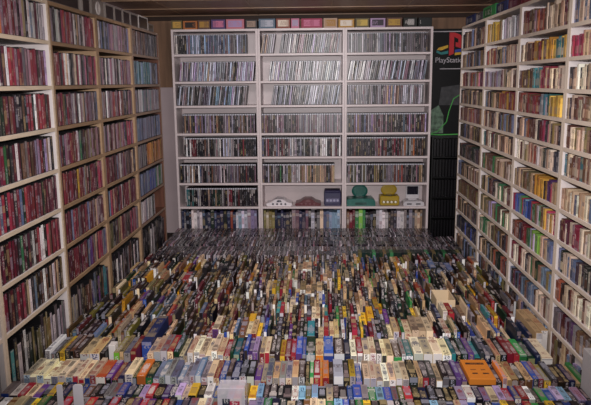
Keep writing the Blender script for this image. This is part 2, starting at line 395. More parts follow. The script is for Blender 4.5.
# back wall
WHT = {'silver': 2.5, 'pale blue': 2, 'light grey': 2, 'grey': 1.5, 'blue-grey': 1.5, 'dark grey': 2.6, 'black': 2.4, 'lilac': 1}
BLU = {'steel blue': 2, 'blue-grey': 3, 'light blue': .7, 'dark grey': 2, 'pale blue': 1, 'mauve': .7}
MIX = {'dark grey': 2, 'black': 3, 'mauve': 2, 'brown': 1, 'light grey': 1.3, 'tan': 1, 'maroon': 1, 'steel blue': .8, 'grey': 2, 'lilac': .6}
MX2 = {'black': 3, 'dark grey': 3, 'light grey': 1.5, 'brown': 1, 'mauve': 1, 'white': .5, 'dark red': .6, 'steel blue': .6}
GRN = {'black': 2, 'olive': 1, 'dark grey': 2, 'light grey': 1.2, 'green': .5, 'tan': 1, 'mauve': 1}
BP = [[[{'black': 2, 'white': 1, 'dark grey': 1}, BLU, BLU, BLU, {'mauve': 1, 'grey': 2, 'light blue': 1}, BLU], [{'light grey': 1, 'tan': 1, 'mauve': 1}, {'white': 2, 'grey': 1}, MX2, WHT, MX2], [{'grey': 2, 'silver': 1, 'dark grey': 2}, WHT, {'grey': 2, 'lilac': 1, 'dark grey': 2}]],
      [[WHT, {'tan': 1, 'silver': 2, 'pale blue': 2}, WHT, {'lilac': 2, 'pale blue': 2, 'silver': 1}], [{'white': 2.5, 'silver': 3, 'lilac': 1, 'grey': 1, 'black': .7}, {'white': 2.5, 'silver': 2, 'black': 1.4}, WHT, {'silver': 2, 'dark grey': 2, 'white': 1}], [{'white': 3, 'silver': 2, 'dark grey': 1}, {'black': 2, 'silver': 2, 'grey': 1}, {'mauve': 2, 'pale blue': 1, 'dark grey': 2}, {'silver': 1, 'blue-grey': 2}]],
      [[WHT, WHT, {'light blue': 1, 'silver': 2, 'dark grey': 1}, WHT], [WHT, {'silver': 2, 'dark grey': 2, 'lilac': 1}, WHT], [{'teal': .6, 'grey': 2, 'light grey': 2, 'dark grey': 1}, MIX, {'grey': 2, 'rust': .6, 'silver': 1}]],
      [[MIX, MIX, MIX], [MIX, {'light grey': 2, 'mauve': 1, 'grey': 2}], [MIX, {'mauve': 2, 'maroon': 1, 'dark grey': 2}, MIX]],
      [[{'white': 1, 'black': 2, 'dark red': 1}, MX2, {'pale blue': 1, 'light grey': 2, 'black': 1}, {'dark red': 1, 'black': 2}], [MX2, {'light grey': 2, 'black': 1}, {'white': 2, 'black': 1, 'dark red': .6}], [{'dark grey': 3, 'brown': 1}, {'dark red': .7, 'mauve': 1, 'black': 2}, {'orange': .5, 'brown': 1, 'black': 2, 'light grey': 1}]],
      [[{'white': 1.4, 'tan': 1, 'black': 1}, MIX, {'white': 1, 'grey': 2, 'black': 1}, MX2], [GRN, {'light grey': 2, 'tan': 1, 'olive': 1}, {'tan': 1, 'brown': 1, 'black': 1}], [{'light grey': 2, 'dark grey': 2, 'olive': 1}, GRN, {'rust': .7, 'grey': 2, 'black': 1}, GRN]],
      [[{'teal': .6, 'black': 2, 'light grey': 1}, {'dark green': 1, 'black': 2, 'tan': 1}, {'dark red': .8, 'black': 2, 'light grey': 1}, {'black': 4, 'dark grey': 1}]]]
BS = [(0, 0.70), (0.035, 0.775), (0, 0.71), (0.05, 0.775), (0.055, 0.775), (0.01, 0.775), (0.06, 0.775)]
BSm = [(0, 0.775), (0.07, 0.775), (0.09, 0.775), (0.0, 0.775), (0.0, 0.775), (0.0, 0.72)]
BN = ['left', 'middle', 'right']
for bay in range(3):
    for k in range(7):
        if k == 6 and bay > 0: continue
        a, e = (BS[k] if bay == 0 else BSm[k] if bay == 1 else (0.0, 0.745 if k in (2,) else 0.77))
        lean = {0: [0, 9, 0], 1: [6, 8, 9], 2: [7, 9, 2]}[k][bay] if k < 3 else 0
        fill('back', 'B', BXs[bay], TH + 0.004 + a, e, BZ[7 - k] + TH / 2, (0.0135, 0.0175) if k < 6 else (0.0135, 0.02), 0.182 if k else 0.178, 0.132, 0.012, BP[k][bay],
             dict(unit=bay, shelf=k), lean=lean, dj=0.004, gaps=((0.16, 0.24),) if (k, bay) == (0, 1) else ())
# tall boxes on the lowest shelf of the back wall
BB = [[{'dark blue': 2, 'black': 2}, {'light grey': 1, 'white': 1, 'blue': 1}, {'dark blue': 2, 'dark green': 1, 'olive': .6}, {'dark blue': 2, 'black': 2, 'white': .6}, {'rust': .6, 'dark blue': 1, 'tan': .5}, {'light blue': 2, 'blue': 1, 'silver': 1}, {'grey': 1, 'lilac': 1, 'tan': 1}],
      [{'olive': 1, 'green': .7, 'cream': 1}, {'dark blue': 2, 'black': 1, 'green': .5}, {'grey': 2, 'dark grey': 1}, {'mauve': 1, 'dark blue': 1, 'tan': 1}, {'grey': 2, 'pink': .4, 'silver': 1, 'black': 1}, {'cream': 1, 'steel blue': 1}, {'light blue': 1, 'pink': 1, 'dark grey': 1}],
      [{'brown': 1, 'dark red': 1}, {'lime': 1, 'black': 1, 'green': 1}, {'black': 3, 'dark green': 1}, {'white': 2, 'ivory': 1}, {'dark grey': 2, 'white': 1}, {'white': 1, 'yellow': 1}, {'grey': 3, 'dark grey': 1}, {'tan': 1, 'rust': 1, 'cream': 1}]]
for bay in range(3):
    fill('big', 'B', BXs[bay], TH + 0.006, 0.772, BZ[0] + TH / 2, (0.02, 0.036), (0.165, 0.2), 0.16, 0.02, BB[bay], dict(unit=bay, shelf=7), dj=0.008)

# right wall
CR = {'cream': 2, 'tan': 2, 'brown': 2, 'maroon': 1, 'ivory': 1, 'dark grey': 1, 'beige': 1}
RD = {'rust': 2, 'dark red': 2, 'brown': 2, 'tan': 1, 'mauve': 1, 'ivory': .6}
DK = {'brown': 2, 'dark brown': 2, 'dark grey': 2, 'tan': 1, 'steel blue': 1, 'olive': 1, 'beige': 1}
CO = {'teal': 1, 'pink': .7, 'yellow': .7, 'tan': 1, 'brown': 2, 'olive': 1, 'ivory': 1, 'maroon': 1}
YE = {'yellow': 2, 'olive': 1, 'golden': 1, 'tan': 1, 'brown': 1}
PK = {'crimson': 2, 'pink': 1, 'dark red': 1, 'tan': 1}
IV = {'ivory': 3, 'white': 2, 'cream': 2, 'tan': 1, 'dark grey': 1}
BLx = {'blue': 2, 'light blue': 1, 'red': 1, 'green': .7, 'dark blue': 1}
RP = {
 0: [[DK], [DK], [RD, CO], [DK], [RD], [DK], [{'dark green': 1, 'brown': 2, 'dark grey': 2}], [DK, CR], [{'olive': 1, 'brown': 3}], [DK], [{'dark blue': 2, 'dark grey': 2, 'blue': 1}]],
 1: [[YE, {'light grey': 2, 'white': 1, 'dark grey': 1}], [RD, DK, CR], [{'light grey': 2, 'lilac': 1, 'brown': 1}, CR], [DK, {'golden': 1, 'dark red': 2, 'rust': 1}], [CR, DK], [CO, CR], [{'green': .8, 'brown': 2, 'tan': 1}, CR], [DK, {'pink': .8, 'green': 1, 'ivory': 1, 'brown': 1}], [{'olive': 1, 'tan': 1, 'lilac': .5}, {'green': 1, 'ivory': 1, 'brown': 1}], [{'green': 1, 'cream': 1}, DK], [DK, {'dark green': 2, 'rust': 1}]],
 2: [[{'dark red': 1, 'brown': 1, 'rust': 1}, RD, {'cream': 1, 'brown': 2, 'maroon': 1}, CR], [CR, {'golden': 1, 'dark red': 1, 'olive': 1}, YE, {'yellow': 1, 'teal': 1, 'dark grey': 1}], [CO, {'teal': 1, 'brown': 2}, PK, {'cream': 2, 'brown': 1}], [{'brown': 1, 'rust': 1, 'cream': 1}, RD, {'teal': .7, 'maroon': 1, 'light grey': 1}, {'olive': 1, 'yellow': 2, 'ivory': 1}],
     [DK, {'ivory': 1, 'brown': 1, 'rust': 1}, {'pink': 1, 'dark red': 1, 'dark grey': 1}, DK], [{'dark grey': 1, 'dark red': 1, 'ivory': 1}, {'olive': 1, 'tan': 1, 'rust': 1}, IV, IV], [{'tan': 2, 'brown': 2}, {'tan': 1, 'olive': 1, 'brown': 1}, {'golden': 2, 'dark brown': 1}, {'crimson': 1, 'tan': 2, 'purple': 1}],
     [BLx, {'red': 1, 'blue': 2, 'light blue': 1}, {'brown': 1, 'light grey': 1, 'green': 1}, {'yellow': 1, 'crimson': 1, 'cream': 1}], [{'brown': 1, 'rust': 1, 'dark grey': 1}, {'dark red': 1, 'green': 1}, {'lime': 1, 'yellow': .6, 'lilac': 1}, {'tan': 1, 'steel blue': 1}], [{'maroon': 1, 'dark red': 1, 'ivory': .6}, {'dark red': 1, 'cream': 1, 'dark grey': 1}, {'green': 1, 'tan': 1, 'dark green': 1}, {'light blue': 1, 'olive': 1}], [{'maroon': 1, 'dark grey': 1, 'steel blue': 1}, {'steel blue': 2, 'brown': 1}, {'ivory': 1, 'brown': 1, 'cream': 1}]],
 3: [[{'brown': 1, 'steel blue': 1, 'cream': 1, 'golden': .6}], [{'crimson': 2, 'pink': 1, 'tan': 1}, {'olive': 1, 'ivory': 1, 'brown': 1}], [{'ivory': 1, 'dark grey': 1, 'beige': 1}, CR], [{'brown': 1, 'beige': 1, 'cream': 1, 'dark grey': .6}, CR], [{'cream': 1, 'olive': .7, 'brown': 1, 'tan': 1}, {'red': 1, 'brown': 1, 'yellow': .5, 'teal': .5}],
     [{'teal': .5, 'cream': 1, 'brown': 1}, {'maroon': 1, 'teal': .6, 'tan': 1}], [{'steel blue': .7, 'ivory': 1, 'tan': 1}, {'ivory': 1, 'brown': 1, 'grey': 1}], [{'crimson': 1.4, 'maroon': 1, 'ivory': .7}, IV, {'red': .6, 'ivory': 1, 'brown': 1}], [{'dark green': 1, 'steel blue': 1, 'cream': 1}, {'dark grey': 1, 'ivory': 1}, {'ivory': 1, 'dark red': 1, 'brown': 1}],
     [{'dark brown': 1, 'rust': 1, 'cream': 1}, {'ivory': 1, 'brown': 1}, {'lime': .6, 'dark green': 1, 'tan': 1}], [{'purple': .6, 'maroon': 1, 'grey': 1}, {'brown': 1, 'light grey': 1}, {'rust': 1.4, 'brown': 1, 'dark red': 1}]],
}
RP[4] = RP[3]
for u in range(5):
    w = RU[u][0] - RU[u][1]
    for k in range(11):
        fill('right', 'R', RU[u][0], TH + 0.004, w - TH - 0.004 - random.choice([0, 0, 0.0, 0.04]), RZ[10 - k] + TH / 2, (0.018, 0.036), (0.095, 0.118) if k else (0.11, 0.14), 0.12, 0.005, RP[u][k],
             dict(unit=u, shelf=k), dj=0.008)
    # the lowest row stands on the bottom of the case
    fill('right', 'R', RU[u][0], TH + 0.004, w - TH - 0.004, 0.012, (0.02, 0.04), (0.14, 0.19), 0.14, 0.006, [DK, {'steel blue': 1, 'dark grey': 1, 'lilac': .5}, {'light blue': .6, 'olive': .5, 'dark grey': 1}], dict(unit=u, shelf=11), dj=0.008)

# ---- shape of each kind -------------------------------------------------
SIL = lin((196, 196, 206))
def clam(mb, s, mat=None, simple=False):            # hinged plastic case: two covers, a spine and the tray lip between them
    t, h, d = s['t'], s['h'], s['d']
    bk = lin((26, 24, 27))
    if simple:
        cbox(mb, 0, t, 0.0015, d, 0, h, bk, bk, 0.0015, mat=mat); return
    cbox(mb, 0, t, 0.001, 0.006, 0, h, bk, bk, 0.0018, mat=mat)
    cbox(mb, 0, 0.0022, 0.005, d, 0, h, bk, bk, 0.0006, mat=mat)
    cbox(mb, t - 0.0022, t, 0.005, d, 0, h, bk, bk, 0.0006, mat=mat)
    cbox(mb, 0.0022, t - 0.0022, 0.006, d - 0.002, 0.002, h - 0.003, bk, bk, 0.0006, mat=mat)
def sleeve(mb, s, mat=None, mi=0, topband=0.0):
    t, h = s['t'], s['h']; e = t * (0.13 if topband else 0.07)
    z1 = h - 0.003 - topband
    cbox(mb, e, t - e, 0.0, 0.0016, 0.003, z1, s['col'], s['acc'], 0.0004, seed=s['seed'], mi=mi, mat=mat, pat=('front',))
    if topband: cbox(mb, e, t - e, 0.0, 0.0016, z1, h - 0.003, SIL, SIL, 0.0004, mi=mi, mat=mat)
def lidbox(mb, s, mat=None):                        # small carton with a lift-off lid
    t, h, d = s['t'], s['h'], s['d']
    k = h * 0.72
    dark = tuple(v * 0.85 for v in s['col'][:3]) + (1,)
    cbox(mb, 0.0006, t - 0.0006, 0.0006, d, 0, k, s['col'], s['acc'], 0.001, seed=s['seed'], mat=mat, pat=('front',))
    cbox(mb, 0, t, 0, d, k, h, dark, s['acc'], 0.001, mat=mat, seed=s['seed'] + 7, pat=('front', 'top'))
def tallbox(mb, s, mat=None):
    cbox(mb, 0, s['t'], 0, s['d'], 0, s['h'], s['col'], s['acc'], 0.0012, seed=s['seed'], mat=mat, pat=('front',))

def area(s):
    p = s['mat'] @ Vector((s['t'] / 2, 0, s['h'] / 2)); q = pix(p)
    if not q: return 0
    if not (1 <= q[0] <= W - 1 and 1 <= q[1] <= H - 1): return 0
    a = pix(s['mat'] @ Vector((0, 0, 0))); c = pix(s['mat'] @ Vector((s['t'], 0, s['h'])))
    return abs(a[0] - c[0]) * abs(a[1] - c[1])
def split(rows, limit=300):
    sc_ = []
    for i, r in enumerate(rows):
        for s in r: s['area'] = area(s)
        vis = [s for s in r if s['area'] > 0]
        if vis: sc_.append((sum(s['area'] for s in vis) / len(vis), i, vis))
    sc_.sort(key=lambda q: -q[0])
    ind = []; ids = set(); tot = 0
    for _, i, vis in sc_:
        if tot + len(vis) > limit: continue
        tot += len(vis)
        ind.append(vis); ids |= set(id(s) for s in vis)
    rest = [s for r in rows for s in r if id(s) not in ids]
    return ind, rest
def place(o, s):
    o.location = s['mat'].to_translation(); o.rotation_euler = s['rot']

def edge_word(n, total):
    a = n + 1; bfr = total - n
    if a == 1: return 'leftmost'
    if bfr == 1: return 'rightmost'
    return '%s from %s' % ((th(a), 'left') if a <= bfr else (th(bfr), 'right'))

ind, rest = split(SPECS['left'])
for row in ind:
    for i, s in enumerate(row):
        mb = MB(); clam(mb, s); o = mb.build('game_case', M['black_plastic']); place(o, s)
        mb = MB(); sleeve(mb, s); mb.build('cover_sleeve', M['sleeve'], o)
        tag(o, '%s plastic game case, %s on %s shelf down, %s left-wall bookcase' % (s['name'], edge_word(i, len(row)), SH[s['shelf']], LN[s['unit']]) if s['shelf'] else
               '%s plastic game case, %s on top shelf, %s left-wall bookcase' % (s['name'], edge_word(i, len(row)), LN[s['unit']]), 'game case', 'game cases on the left wall shelves')
def stuff(name, specs, fn, mats, label, cat):
    mb = MB()
    for s in specs: fn(mb, s, s['mat'])
    o = mb.build(name, mats); tag(o, label, cat, kind='stuff'); return o
def left_s(mb, s, m):
    clam(mb, s, m, True); sleeve(mb, s, m, 1)
stuff('game_case_rows', rest, left_s, [M['black_plastic'], M['sleeve']], 'rows of plastic game cases on the farther left wall bookcases', 'game cases')

ind, rest = split(SPECS['back'])
for row in ind:
    for i, s in enumerate(row):
        mb = MB(); clam(mb, s); o = mb.build('disc_case', M['black_plastic']); place(o, s)
        mb = MB(); sleeve(mb, s, topband=0.012 if s['shelf'] > 2 else 0.006); mb.build('spine_insert', M['disc'], o)
        tag(o, '%s %sdisc case, %s on %s shelf, %s bookcase of back wall' % (s['name'], 'leaning ' if s['lean'] else '', edge_word(i, len(row)), SH[s['shelf']], BN[s['unit']]), 'disc case', 'disc cases on the back wall shelves')
def back_s(mb, s, m):
    clam(mb, s, m, True); sleeve(mb, s, m, 1, 0.012 if s['shelf'] > 2 else 0.006)
stuff('disc_case_rows', rest, back_s, [M['black_plastic'], M['disc']], 'rows of dark disc cases on the remaining back wall shelves', 'disc cases')

for row in SPECS['big']:
    for i, s in enumerate(row):
        mb = MB(); tallbox(mb, s); o = mb.build('tall_game_box', M['card']); place(o, s)
        mb = MB(); c2 = jit(pick({'white': 2, 'dark grey': 1, 'tan': 1, 'light blue': 1}))
        cbox(mb, 0.002, s['t'] - 0.002, -0.0006, 0.0004, s['h'] * 0.7, s['h'] * 0.84, tuple(0.4 * a + 0.6 * b_ for a, b_ in zip(c2, s['col'])), s['col'], 0.0002, seed=s['seed'] + 3)
        mb.build('title_label', M['card'], o)
        tag(o, '%s tall box, %s on bottom shelf, %s bookcase of back wall' % (s['name'], edge_word(i, len(row)), BN[s['unit']]), 'game box', 'tall boxes on the bottom shelves of the back wall')

ind, rest = split(SPECS['right'])
for row in ind:
    for i, s in enumerate(row):
        mb = MB(); lidbox(mb, s); o = mb.build('small_game_box', M['card']); place(o, s)
        mb = MB(); c2 = jit(random.choice(['beige', 'cream', 'tan', 'dark grey', 'brown', 'grey'])); c2 = tuple(0.5 * a + 0.5 * b_ for a, b_ in zip(c2, s['col']))
        cbox(mb, 0.002, s['t'] - 0.002, -0.0006, 0.0012, s['h'] * 0.14, s['h'] * 0.5, c2, s['col'], 0.0002, seed=s['seed'] + 3)
        mb.build('spine_label', M['card'], o)
        tag(o, '%s small box, %s on %s shelf, right-wall bookcase %s from back' % (s['name'], edge_word(i, len(row)), SH[s['shelf']], RN[s['unit']]), 'game box', 'small boxes on the right wall shelves')
stuff('small_game_box_rows', rest, lambda mb, s, m: lidbox(mb, s, m), [M['card']], 'rows of small game boxes on the rest of the right wall shelves', 'game boxes')

# ------------------------------------------------------------------ floor boxes
FRONT = {'black': 3.4, 'white': 1.3, 'blue': 1.3, 'dark blue': 1, 'yellow': .8, 'green': .9, 'purple': .7, 'red': .8, 'cream': .8, 'lilac': .8, 'light blue': .8, 'brown': .6, 'dark green': .6, 'grey': .8, 'olive': .5}
MIDF = {'cream': 1, 'tan': 1, 'black': 3.4, 'dark brown': 2, 'white': .4, 'brown': 1.3, 'dark grey': 1.6, 'blue': .6, 'dark blue': .7, 'red': .7, 'dark red': 1, 'yellow': .6, 'green': .5, 'dark green': .6, 'purple': .4, 'grey': .9, 'teal': .35, 'orange': .2}
BACKF = {'tan': 1.9, 'cream': .9, 'beige': 1, 'brown': 2.4, 'dark brown': 3, 'golden': .4, 'red': .3, 'dark grey': 2, 'black': 1.8, 'rust': .5, 'dark red': .5, 'olive': .6, 'blue': .25, 'green': .25, 'yellow': .2, 'steel blue': .4, 'grey': .8, 'dark green': .5}
LEFTF = {'brown': 2.6, 'dark brown': 2.8, 'olive': 1.7, 'tan': 1.2, 'beige': .5, 'dark green': .9, 'dark grey': 2, 'black': 2, 'maroon': .7, 'golden': .3, 'purple': .25, 'steel blue': .5, 'rust': .4, 'cream': .5}
# (rear Y, length, height, mix, left mix)
ROWS = [(2.545, 0.125, 0.188, FRONT, FRONT), (2.676, 0.122, 0.189, FRONT, FRONT), (2.955, 0.20, 0.188, MIDF, MIDF), (3.242, 0.225, 0.192, MIDF, MIDF),
        (3.525, 0.225, 0.190, MIDF, LEFTF), (3.755, 0.20, 0.188, MIDF, LEFTF), (3.995, 0.20, 0.188, BACKF, LEFTF), (4.235, 0.20, 0.186, BACKF, LEFTF),
        (4.475, 0.20, 0.186, BACKF, LEFTF), (4.705, 0.195, 0.184, BACKF, LEFTF), (4.93, 0.19, 0.182, BACKF, LEFTF)]
# runs that stand out: row -> list of (x0, x1, count, colours, end colours)
RUNS = {
 2: [(-1.372, -1.137, 7, ['ivory'], ['pale blue', 'white']), (-1.137, -1.03, 4, ['ivory', 'cream'], ['crimson', 'red', 'blue']), (-1.03, -0.985, 1, ['rust'], ['white']), (-0.985, -0.90, 3, ['purple', 'maroon', 'dark blue'], ['black', 'dark green']), (-0.90, -0.86, 1, ['cream'], ['white']),
     (-0.84, -0.80, 1, ['orange'], ['orange']), (-0.80, -0.765, 1, ['dark green'], ['green']), (-0.765, -0.516, 9, ['blue-grey', 'steel blue', 'grey'], ['light grey']), (-0.516, -0.485, 1, ['cream'], ['white']), (-0.46, -0.43, 1, ['blue'], ['blue']),
     (-0.37, -0.30, 2, ['black'], ['white']), (-0.27, -0.245, 1, ['cream'], ['rust']), (-0.245, -0.10, 5, ['grey', 'tan', 'grey'], ['light grey', 'cream']), (-0.03, 0.0, 1, ['red'], ['red']), (0.01, 0.04, 1, ['orange'], ['red']), (0.06, 0.105, 1, ['silver'], ['white']),
     (0.16, 0.19, 1, ['blue'], ['lilac']), (0.196, 0.40, 7, ['cream', 'ivory'], ['white']), (0.40, 0.44, 1, ['black'], ['dark green']), (0.61, 0.66, 2, ['purple'], ['purple']), (0.855, 0.95, 3, ['tan', 'black', 'tan'], ['brown']), (1.0, 1.03, 1, ['olive'], ['yellow'])],
 3: [(-1.20, -1.10, 2, ['beige', 'tan'], ['white']), (-1.03, -1.0, 1, ['olive'], ['lime']), (-0.83, -0.76, 2, ['cream', 'grey'], ['white']), (-0.66, -0.48, 6, ['cream', 'ivory', 'cream'], ['white']), (-0.43, -0.40, 1, ['teal'], ['teal']), (-0.36, -0.31, 2, ['purple', 'lilac'], ['white', 'purple']),
     (-0.30, -0.25, 2, ['tan', 'cream'], ['red']), (-0.20, -0.175, 1, ['yellow'], ['yellow']), (-0.12, -0.09, 1, ['blue'], ['purple']), (-0.07, -0.025, 1, ['dark green'], ['teal']), (-0.023, 0.015, 1, ['tan'], ['orange']), (0.017, 0.065, 1, ['blue'], ['blue']), (0.067, 0.12, 1, ['dark brown'], ['silver']),
     (0.15, 0.18, 1, ['ivory'], ['white']), (0.182, 0.21, 1, ['red'], ['white']), (0.212, 0.275, 2, ['ivory'], ['white']), (0.36, 0.40, 1, ['brown'], ['green']), (0.42, 0.455, 1, ['teal'], ['white']), (0.46, 0.642, 4, ['ivory', 'cream'], ['white']), (0.94, 0.97, 1, ['red'], ['red']), (0.975, 1.045, 2, ['green', 'dark green'], ['green'])],
 4: [(-0.62, -0.59, 1, ['crimson'], ['white']), (-0.585, -0.55, 1, ['cream'], ['purple']), (-0.40, -0.34, 2, ['cream', 'tan'], ['white', 'red']), (-0.07, -0.03, 1, ['teal'], ['dark blue']), (0.02, 0.045, 1, ['red'], ['red']), (0.05, 0.10, 2, ['cream', 'tan'], ['cream']), (0.17, 0.20, 1, ['crimson'], ['crimson']), (0.36, 0.42, 2, ['cream', 'beige'], ['white']), (0.45, 0.60, 4, ['cream', 'beige', 'cream'], ['cream']), (0.66, 0.69, 1, ['ivory'], ['white']), (0.80, 0.83, 1, ['blue'], ['white'])],
 5: [(-0.42, -0.38, 1, ['golden'], ['olive']), (-0.05, 0.0, 2, ['cream'], ['white']), (0.232, 0.305, 2, ['yellow', 'golden'], ['yellow']), (0.32, 0.37, 2, ['blue-grey', 'light grey'], ['light grey']), (0.735, 0.77, 1, ['red'], ['red'])],
 6: [(-0.19, -0.15, 1, ['cream'], ['cream']), (0.325, 0.385, 2, ['yellow', 'golden'], ['golden'])],
 7: [(-0.166, 0.014, 5, ['beige', 'tan'], ['white']), (0.62, 0.67, 2, ['rust', 'dark red'], ['tan'])],
 8: [(-0.95, -0.9, 1, ['red'], ['rust']), (0.02, 0.08, 2, ['beige', 'tan'], ['white']), (0.17, 0.20, 1, ['beige'], ['white']), (0.33, 0.36, 1, ['lime'], ['green'])],
 9: [(-0.85, -0.6, 7, ['black', 'dark grey'], ['black']), (-0.16, -0.06, 3, ['beige', 'tan'], ['white']), (0.42, 0.50, 3, ['tan', 'beige'], ['white']), (0.75, 0.95, 5, ['dark blue', 'steel blue', 'black'], ['dark grey'])],
}
RESERVED = {2: [(0.662, 0.784)], 3: [(-0.918, -0.862), (-1.07, -1.032), (1.07, 1.2)], 4: [(-0.918, -0.862), (1.12, 1.2)], 5: [(0.70, 0.73), (0.831, 0.837), (1.12, 1.2)], 6: [(0.70, 0.815)], 0: [(-0.42, -0.30), (1.13, 1.2)], 1: [(1.13, 1.2)]}
OFFS = [random.uniform(-0.03, 0.03) for _ in range(40)]
def add_floor(row, x0, x1, name, endname, ri, rear, L, Hh, label=None):
    hh = Hh + (random.uniform(-0.022, 0.006) if ri < 4 else random.choice([-0.05, -0.025, -0.01, 0, 0.005]) + random.uniform(-0.01, 0.008)) if ri > 1 else Hh + random.uniform(-0.008, 0.006)
    if random.random() < 0.08 and ri > 3: hh -= 0.03
    ll = L * random.uniform(0.92, 1.08) if ri > 1 else L * random.uniform(0.94, 1.0)
    yr = rear + (random.uniform(-0.02, 0.0) if ri > 1 else 0)
    rz = R(random.uniform(-1.2, 1.2)) if ri > 3 else 0
    yf = max(yr - ll, rear - L)
    mat = Matrix.Translation((x0, yf, 0))
    if ri > 3: mat = Matrix.Translation((0, OFFS[int((x0 + 1.5) / 0.11)], 0)) @ mat
    row.append(dict(mat=mat, rot=(0, 0, 0), t=x1 - x0 - 0.0008, h=hh, d=yr - yf, name=name, col=jit(name, 0.25, 1.02), acc=acc(name), end=jit(endname, 0.2, 1.02), endacc=acc(endname), seed=random.uniform(0, 400), ri=ri))
for ri, (rear, L, Hh, mix, lmix) in enumerate(ROWS):
    row = []
    blocks = [('run',) + r for r in RUNS.get(ri, [])] + [('gap', a, b_) for a, b_ in RESERVED.get(ri, [])]
    blocks.sort(key=lambda q: q[1])
    xa, xb = -1.375, 1.185
    x = xa; bi = 0
    while x < xb - 0.012:
        nxt = blocks[bi][1] if bi < len(blocks) else xb
        if nxt - x < 0.014:
            if bi >= len(blocks): break
            bl = blocks[bi]; bi += 1
            if bl[0] == 'run':
                _, a, b_, n, cs, es = bl
                a = max(a, x)
                for k in range(n):
                    add_floor(row, a + (b_ - a) * k / n, a + (b_ - a) * (k + 1) / n, cs[k % len(cs)], es[k % len(es)], ri, rear, L, Hh)
                x = b_
            else: x = bl[2]
            continue
        w = random.uniform(0.025, 0.037) if ri < 2 else random.uniform(0.018, 0.033) if ri < 4 else random.uniform(0.012, 0.024)
        w = min(w, nxt - x)
        if nxt - (x + w) < 0.014: w = nxt - x if nxt - x < 0.045 else w * 0.6
        far_left = x < -0.45 - 0.05 * (10 - ri)
        nm = pick(lmix if (ri > 3 and x < -0.35) else mix)
        en = nm if random.random() < 0.6 else pick({'white': 3, 'cream': 1, 'black': 2, 'red': .5, 'blue': .6, 'light grey': .6, 'dark grey': 2.5})
        if not (ri > 3 and random.random() < 0.03):
            add_floor(row, x, x + w, nm, en, ri, rear, L, Hh)
        x += w
    SPECS['floor'].append(row)
def fbox(mb, s, mat=None, rich=False):
    cbox(mb, 0, s['t'], 0, s['d'], 0, s['h'], s['col'], s['acc'], 0.0012, over=None if rich else {'front': s['end']}, seed=s['seed'], mat=mat, pat=('top', 'front'))
ORD = ['front', 'second', 'third', 'fourth', 'fifth', 'sixth']
rest = []; n_ind = 0
for ri, row in enumerate(SPECS['floor']):
    vis = []
    for s in row:
        q = pix(s['mat'] @ Vector((s['t'] / 2, s['d'] * 0.7, s['h'])))
        if q and 0 < q[0] < W and 0 < q[1] < H: vis.append(s)
    if ri > 3:
        rest += row; continue
    ids = set(id(s) for s in vis); rest += [s for s in row if id(s) not in ids]
    for i, s in enumerate(vis):
        mb = MB(); fbox(mb, s, rich=True); o = mb.build('cardboard_game_box', M['floor_card']); place(o, s)
        mb = MB(); cbox(mb, 0.0015, s['t'] - 0.0015, -0.0012, 0.0, 0.004, s['h'] - 0.002, s['end'], s['endacc'], 0.0004, seed=s['seed'] + 5, pat=('front',))
        mb.build('end_flap', M['floor_card'], o)
        mb = MB()
        cbox(mb, s['t'] * 0.16, s['t'] * 0.84, s['d'] * random.uniform(0.12, 0.3), s['d'] * random.uniform(0.6, 0.9), s['h'] - 0.0002, s['h'] + 0.0007, tuple(0.75 * a + 0.25 * c for a, c in zip(s['col'], s['acc'])), s['acc'], 0.0002, seed=s['seed'] + 11, pat=('top',))
        mb.build('title_panel', M['floor_card'], o)
        tag(o, '%s game box standing on floor, %s in %s row' % (s['name'], edge_word(i, len(vis)), ORD[ri]), 'game box', 'cardboard game boxes in the front floor rows')
stuff('cardboard_game_box_rows', rest, lambda mb, s, m: fbox(mb, s, m), [M['floor_card']], 'crowded rows of tan, brown and dark game boxes covering the floor behind', 'game boxes')

# single boxes that stand out on the floor
def single(name, x0, x1, y0, y1, h, cn, en, label, mats=None, z0=0.0, rz=0):
    mb = MB(); s = dict(t=x1 - x0, d=y1 - y0, h=h, col=lin(PAL[cn]), acc=acc(cn), seed=random.uniform(0, 400), end=lin(PAL[en]))
    fbox(mb, s, rich=True); o = mb.build(name, M['card'], None, (x0, y0, z0), (0, 0, R(rz)))
    mb = MB(); cbox(mb, 0.0015, s['t'] - 0.0015, -0.0012, 0, 0.004, h - 0.002, s['end'], acc(en), 0.0004, seed=s['seed'] + 5, pat=('front',)); mb.build('end_flap', M['card'], o)
    return tag(o, label, 'game box')
single('long_game_box', -0.916, -0.864, 3.12, 3.50, 0.20, 'dark blue', 'blue', 'long dark blue box with bright blue end, left side of floor')
single('narrow_game_box', -1.068, -1.034, 3.06, 3.11, 0.205, 'white', 'white', 'plain white upright narrow box at the left of the floor')
single('tall_game_box', 1.075, 1.13, 3.02, 3.27, 0.17, 'ivory', 'white', 'ivory box with white end beside the foot of right bookcase')
single('tall_game_box', 1.125, 1.158, 3.26, 3.62, 0.204, 'tan', 'white', 'long tan box, left of two against right bookcase')
single('tall_game_box', 1.160, 1.196, 3.29, 3.62, 0.206, 'tan', 'white', 'long tan box, right of two against right bookcase')
single('tall_game_box', 1.137, 1.195, 2.565, 2.70, 0.36, 'light grey', 'light grey', 'tall pale grey box standing at the lower right corner')
single('long_game_box', 0.702, 0.728, 3.58, 3.75, 0.205, 'ivory', 'white', 'thin ivory box left of the red box, right of centre')
